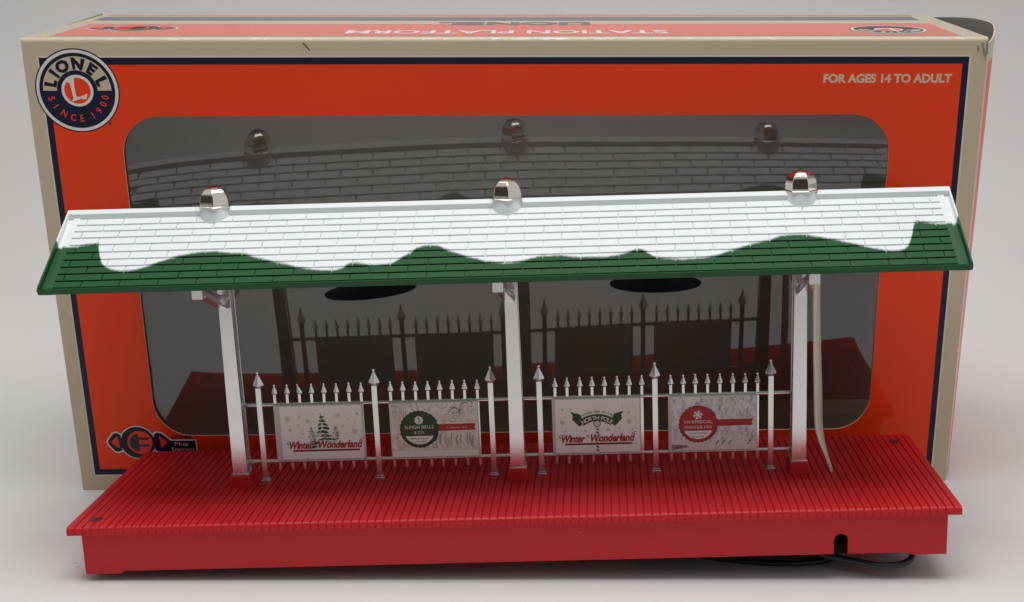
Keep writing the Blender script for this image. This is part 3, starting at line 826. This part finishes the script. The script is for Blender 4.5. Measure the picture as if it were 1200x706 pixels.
# clear film glued behind the opening, bowed and a little wavy
def film():
    mb = MB(); nx, nz = 90, 50; vs = []
    for j in range(nz + 1):
        z = 20 + 134 * j / nz
        for i in range(nx + 1):
            x = -149 + 296 * i / nx
            sx_ = max(0.0, math.sin(math.pi * max(0, min(1, (x + 149) / 296)))) ** (.22 + .40 * (z - 20) / 134)
            sz_ = math.sin(math.pi * ((z - 20) / 134) ** 1.28)
            y = 1.0 + 3.05 * sx_ * sz_ - .013 * x * sx_ * max(0, sz_) ** .5 * .9 + .10 * math.sin(x / 30 + z / 90) * sx_ + .04 * math.sin(x / 15 - z / 25) * sx_
            vs.append((x, y, z))
    mb.add(vs, [(j * (nx + 1) + i, j * (nx + 1) + i + 1, (j + 1) * (nx + 1) + i + 1, (j + 1) * (nx + 1) + i) for j in range(nz) for i in range(nx)])
    return mb.build('window_film', FILM, box, angle=80)
film()

# printed top
mb = MB(); y0 = RE
def tp(u, v, lift=0): return (u, v, BH + lift - .15 * math.sin(math.pi * max(0, min(1, (u + BW) / (2 * BW)))))
def top_strip(v0, v1, x0, x1, mi, lift=0.0, n=30):
    vs = [tp(x0 + (x1 - x0) * i / n, v, lift) for v in (v0, v1) for i in range(n + 1)]
    mb.add(vs, [(i, i + 1, n + 2 + i, n + 1 + i) for i in range(n)], mi)
mb.add([tp(-BW + 2 * BW * i / 30, v, 0) if v < BD else tp(-BW + 2 * BW * i / 30, v, 0) for v in (y0, BD) for i in range(31)], [(i, i + 1, 32 + i, 31 + i) for i in range(30)], 0)
mb.add([tp(-BW + 2 * BW * i / 30, v, -.6) for v in (y0, BD) for i in range(31)], [(i, i + 1, 32 + i, 31 + i) for i in range(30)], 3)
top_strip(6.4, 7.2, -169, 168.5, 1, .05)
top_strip(7.2, 49.5, -168.5, 168, 2, .05)
top_strip(49.5, 50.6, -169, 168.5, 1, .05)
top_strip(65.0, 79.5, -172, 168, 1, .05)
top_strip(83.5, 88.0, -172, 170, 2, .05)
TOP = mb.build('top_panel', [BEIGE_T, NAVY_T, ORANGE_T, KRAFT], box, smooth=False)
TP = lambda u, v, lift: tp(u, v, lift)
p = Print(TP)
def upside(p, t, cx, cy, size, m, width, height, bold=0.02, sh=0.0):
    vs, fs, wd = text_mesh(t, size, bold, sh); k = width / wd
    p.mb.add([p.f(cx - (x - wd / 2) * k, cy - y * height, .10) for x, y in vs], fs, p.mi(m))
upside(p, 'STATION PLATFORM', -1.5, 25.5, 10, OFFW, 122, 1.5)
p.build('top_lettering', TOP)
p = Print(TP); upside(p, 'LIONEL', 0, 57.5, 10, NAVY_T, 61, 1.5, .05)
p.build('top_lettering', TOP)
def round_emblem(p, cu, cv, r, flip=1):
    k = r / 15.2; U = lambda x: cu + flip * x * k; V = lambda y: cv + flip * y * k
    p.disc(cu, cv, r, NAVY, .06, 72); p.ring(cu, cv, 14.75 * k, 13.65 * k, OFFW, .09, n=72)
    a0, a1 = (0, 180) if flip > 0 else (180, 360)
    p.ring(cu, cv, 12.35 * k, 7.35 * k, BEIGE, .09, a0, a1)
    p.ring(cu, cv, 5.75 * k, 4.75 * k, OFFW, .09); p.disc(cu, cv, 4.75 * k, ORANGE, .09)
    J = lambda x, y: (U((x - 363) * .0522), V((332 - y) * .0522))
    p.poly([J(x, y) for x, y in ((296, 272), (312, 246), (350, 240), (344, 290), (350, 372), (372, 376), (428, 352), (420, 392), (380, 388), (318, 408), (330, 380), (322, 320), (316, 280))], OFFW, .12)
    off = 0 if flip > 0 else 180
    for ch, a in zip('LIONEL', (162, 141, 117, 83, 52, 19)):
        p.arc_char(ch, cu, cv, 9.85 * k, a + off, 5.5 * k, NAVY, .12, .062, False, 1.05)
    for ch, a in zip('SINCE1900', (196, 214, 235, 255, 273, 297, 314, 331, 346)):
        p.arc_char(ch, cu, cv, 10.0 * k, a + off, 3.5 * k, ORANGE, .12, .012, True, .85)
p = Print(FP); round_emblem(p, -158.6, 161.3, 15.25); p.disc(-148.2, 149.2, .6, INKDRED, .06, 12)
p.build('round_emblem', FRONT)
p = Print(TP); round_emblem(p, 146.0, 27.5, 15.0, -1); p.build('round_emblem', TOP)

p = Print(FP); p.text('FOR AGES 14 TO ADULT', 140.3, 163.75, 4.3, TAN, .06, .045, 0.0, 48.2); p.build('age_lettering', FRONT)

def plug_emblem(p, cu, cv, k, text=True):
    Q = lambda x, y: (cu + (x - 455) * .0421 * k, cv - (y - 295) * .0421 * k)
    R = .0421 * k
    lo = [(158, 290), (170, 255), (225, 190), (262, 178), (310, 205), (310, 385), (262, 405), (225, 392), (170, 325)]
    li = [(172, 290), (182, 262), (232, 200), (262, 192), (300, 215), (300, 375), (262, 390), (232, 382), (182, 318)]
    ro = [(600, 205), (640, 178), (690, 190), (775, 268)] + ([(1012, 268), (1012, 402), (780, 402)] if text else [(785, 293), (770, 320), (690, 392)]) + [(640, 405), (600, 385)]
    ri = [(610, 215), (645, 192), (685, 203), (770, 281)] + ([(999, 281), (999, 390), (775, 390)] if text else [(772, 293), (760, 315), (685, 380)]) + [(645, 392), (610, 375)]
    for a, b in ((lo, li), (ro, ri)):
        p.poly([Q(*t) for t in a], OFFW, .06); p.poly([Q(*t) for t in b], NAVY, .11)
    p.disc(cu, cv, 172 * R, OFFW, .08, 56); p.disc(cu, cv, 162 * R, NAVY, .12, 56)
    p.disc(cu + 20 * R, cv, 118 * R, ORANGE, .14, 48)
    p.poly([Q(200, 293), Q(270, 225), Q(280, 355)], ORANGE, .14); p.poly([Q(660, 225), Q(735, 293), Q(672, 358)], ORANGE, .14)
    p.poly([Q(455 + x * 92 / 92, 295 - y) for x, y in arc(12, 0, 92, 90, 270, 24)], INKBLACK, .17)
    for y in (255, 325): p.poly([Q(465, y - 14), Q(555, y - 14), Q(566, y), Q(555, y + 14), Q(465, y + 14)], INKBLACK, .17)
    if text:
        p.text('LIONEL', *Q(880, 258), 1.9 * k, NAVY, .17, .04, 0, 8.3 * k)
        p.text('Plug', *Q(865, 330), 2.1 * k, TAN, .17, .01, 0, 5.4 * k)
        p.text('Expansion', *Q(880, 383), 2.0 * k, TAN, .17, .01, 0, 9.2 * k)
p = Print(FP); plug_emblem(p, -152.4, 20.9, 1.0); p.build('plug_emblem', FRONT)
p = Print(lambda u, v, l: TP(-292 - u, 70 - v, l)); plug_emblem(p, -146, 36, 1.35, False); p.build('plug_emblem', TOP)

# remaining sides of the carton
def sheet(name, pts, m_out, m_in, t, nrm):
    mb = MB(); a = [tuple(Vector(q_)) for q_ in pts]; b = [tuple(Vector(q_) + Vector(nrm) * t) for q_ in pts]
    n = len(a); mb.add(a, [tuple(range(n))], 0); mb.add(b, [tuple(range(n))], 1)
    mb.add(a + b, [(i, (i + 1) % n, n + (i + 1) % n, n + i) for i in range(n)], 1)
    return mb.build(name, [m_out, m_in], box, smooth=False)
sheet('back_panel', [(-BW, BD, .3), (BW, BD, .3), (BW, BD, BH - .1), (-BW, BD, BH - .1)], ORANGE, KRAFT, .6, (0, -1, 0))
sheet('bottom_panel', [(-BW, .7, .3), (BW, .7, .3), (BW, BD - .7, .3), (-BW, BD - .7, .3)], BEIGE, KRAFT, .5, (0, 0, 1))
sheet('end_flap', [(-BW, .7, .3), (-BW, BD - .7, .3), (-BW, BD - .7, BH + .5), (-BW, .7 + 4, BH - .5)], BEIGE, KRAFT, .6, (1, 0, 0))

# right end: a loose flap bowing outwards, its top edge standing open
def end_flap():
    mb = MB(); ns, nz = 24, 24
    def P(s, t):
        b = 12.5 * math.sin(math.pi * min(1, s * 1.02)) ** .9
        x = BW + .1 + b * (0.80 + 0.20 * t)
        k_ = min(1, s / .42); k_ = k_ * k_ * (3 - 2 * k_)
        top = BH - 2.2 + 3.9 * k_ - 2.5 * max(0, (s - .6) / .4) ** 1.5
        return (x, .8 + s * 84, .6 + (top - .6) * t)
    A = [P(i / ns, j / nz) for j in range(nz + 1) for i in range(ns + 1)]
    B = [(x - .6, y + .15, z) for x, y, z in A]
    k = ns + 1
    def mi(i, j):
        if i < 1 or j > nz - 2: return 0
        return 2
    for j in range(nz):
        for i in range(ns):
            q = (j * k + i, j * k + i + 1, (j + 1) * k + i + 1, (j + 1) * k + i)
            mb.add([A[t] for t in q], [(0, 1, 2, 3)], mi(i, j)); mb.add([B[t] for t in q], [(0, 1, 2, 3)], 1)
    for i in range(ns):
        q = [A[nz * k + i], A[nz * k + i + 1], B[nz * k + i + 1], B[nz * k + i]]; mb.add(q, [(0, 1, 2, 3)], 0)
    for j in range(nz):
        q = [A[j * k + ns], A[(j + 1) * k + ns], B[(j + 1) * k + ns], B[j * k + ns]]; mb.add(q, [(0, 1, 2, 3)], 0)
    me = mb.build('end_flap', [BEIGE, KRAFT, ORANGE], box, smooth=False, props={'label': 'loose end flap bowing outwards with its top corner open'})
    bm = bmesh.new(); bm.from_mesh(me.data); bmesh.ops.remove_doubles(bm, verts=bm.verts, dist=1e-6); bm.to_mesh(me.data); bm.free()
    me.data.polygons.foreach_set('use_smooth', [True] * len(me.data.polygons)); me.data.set_sharp_from_angle(angle=math.radians(40))
end_flap()
# worn, crushed upper corner
mb = MB(); rnd = random.Random(5)
for k in range(7):
    x = BW - 1.5 + rnd.uniform(-2.2, 1.6); z = BH - 3 - rnd.uniform(0, 4.5)
    mb.hexa([(x, -.25, z), (x + .5, -.3, z), (x + .6, .2, z + .1), (x, .2, z), (x - .4, -.2, z + 2.2), (x + .1, -.25, z + 2.3), (x + .1, .25, z + 2.3), (x - .4, .2, z + 2.2)])
mb.build('torn_corner', KRAFT, FRONT, smooth=False)
# a pen scratch on the cream border
p = Print(FP); p.stroke([(-75.4, 178.4), (-74.2, 177.2), (-72.9, 175.7)], .45, INKBLACK, .04); p.build('scratch', FRONT)
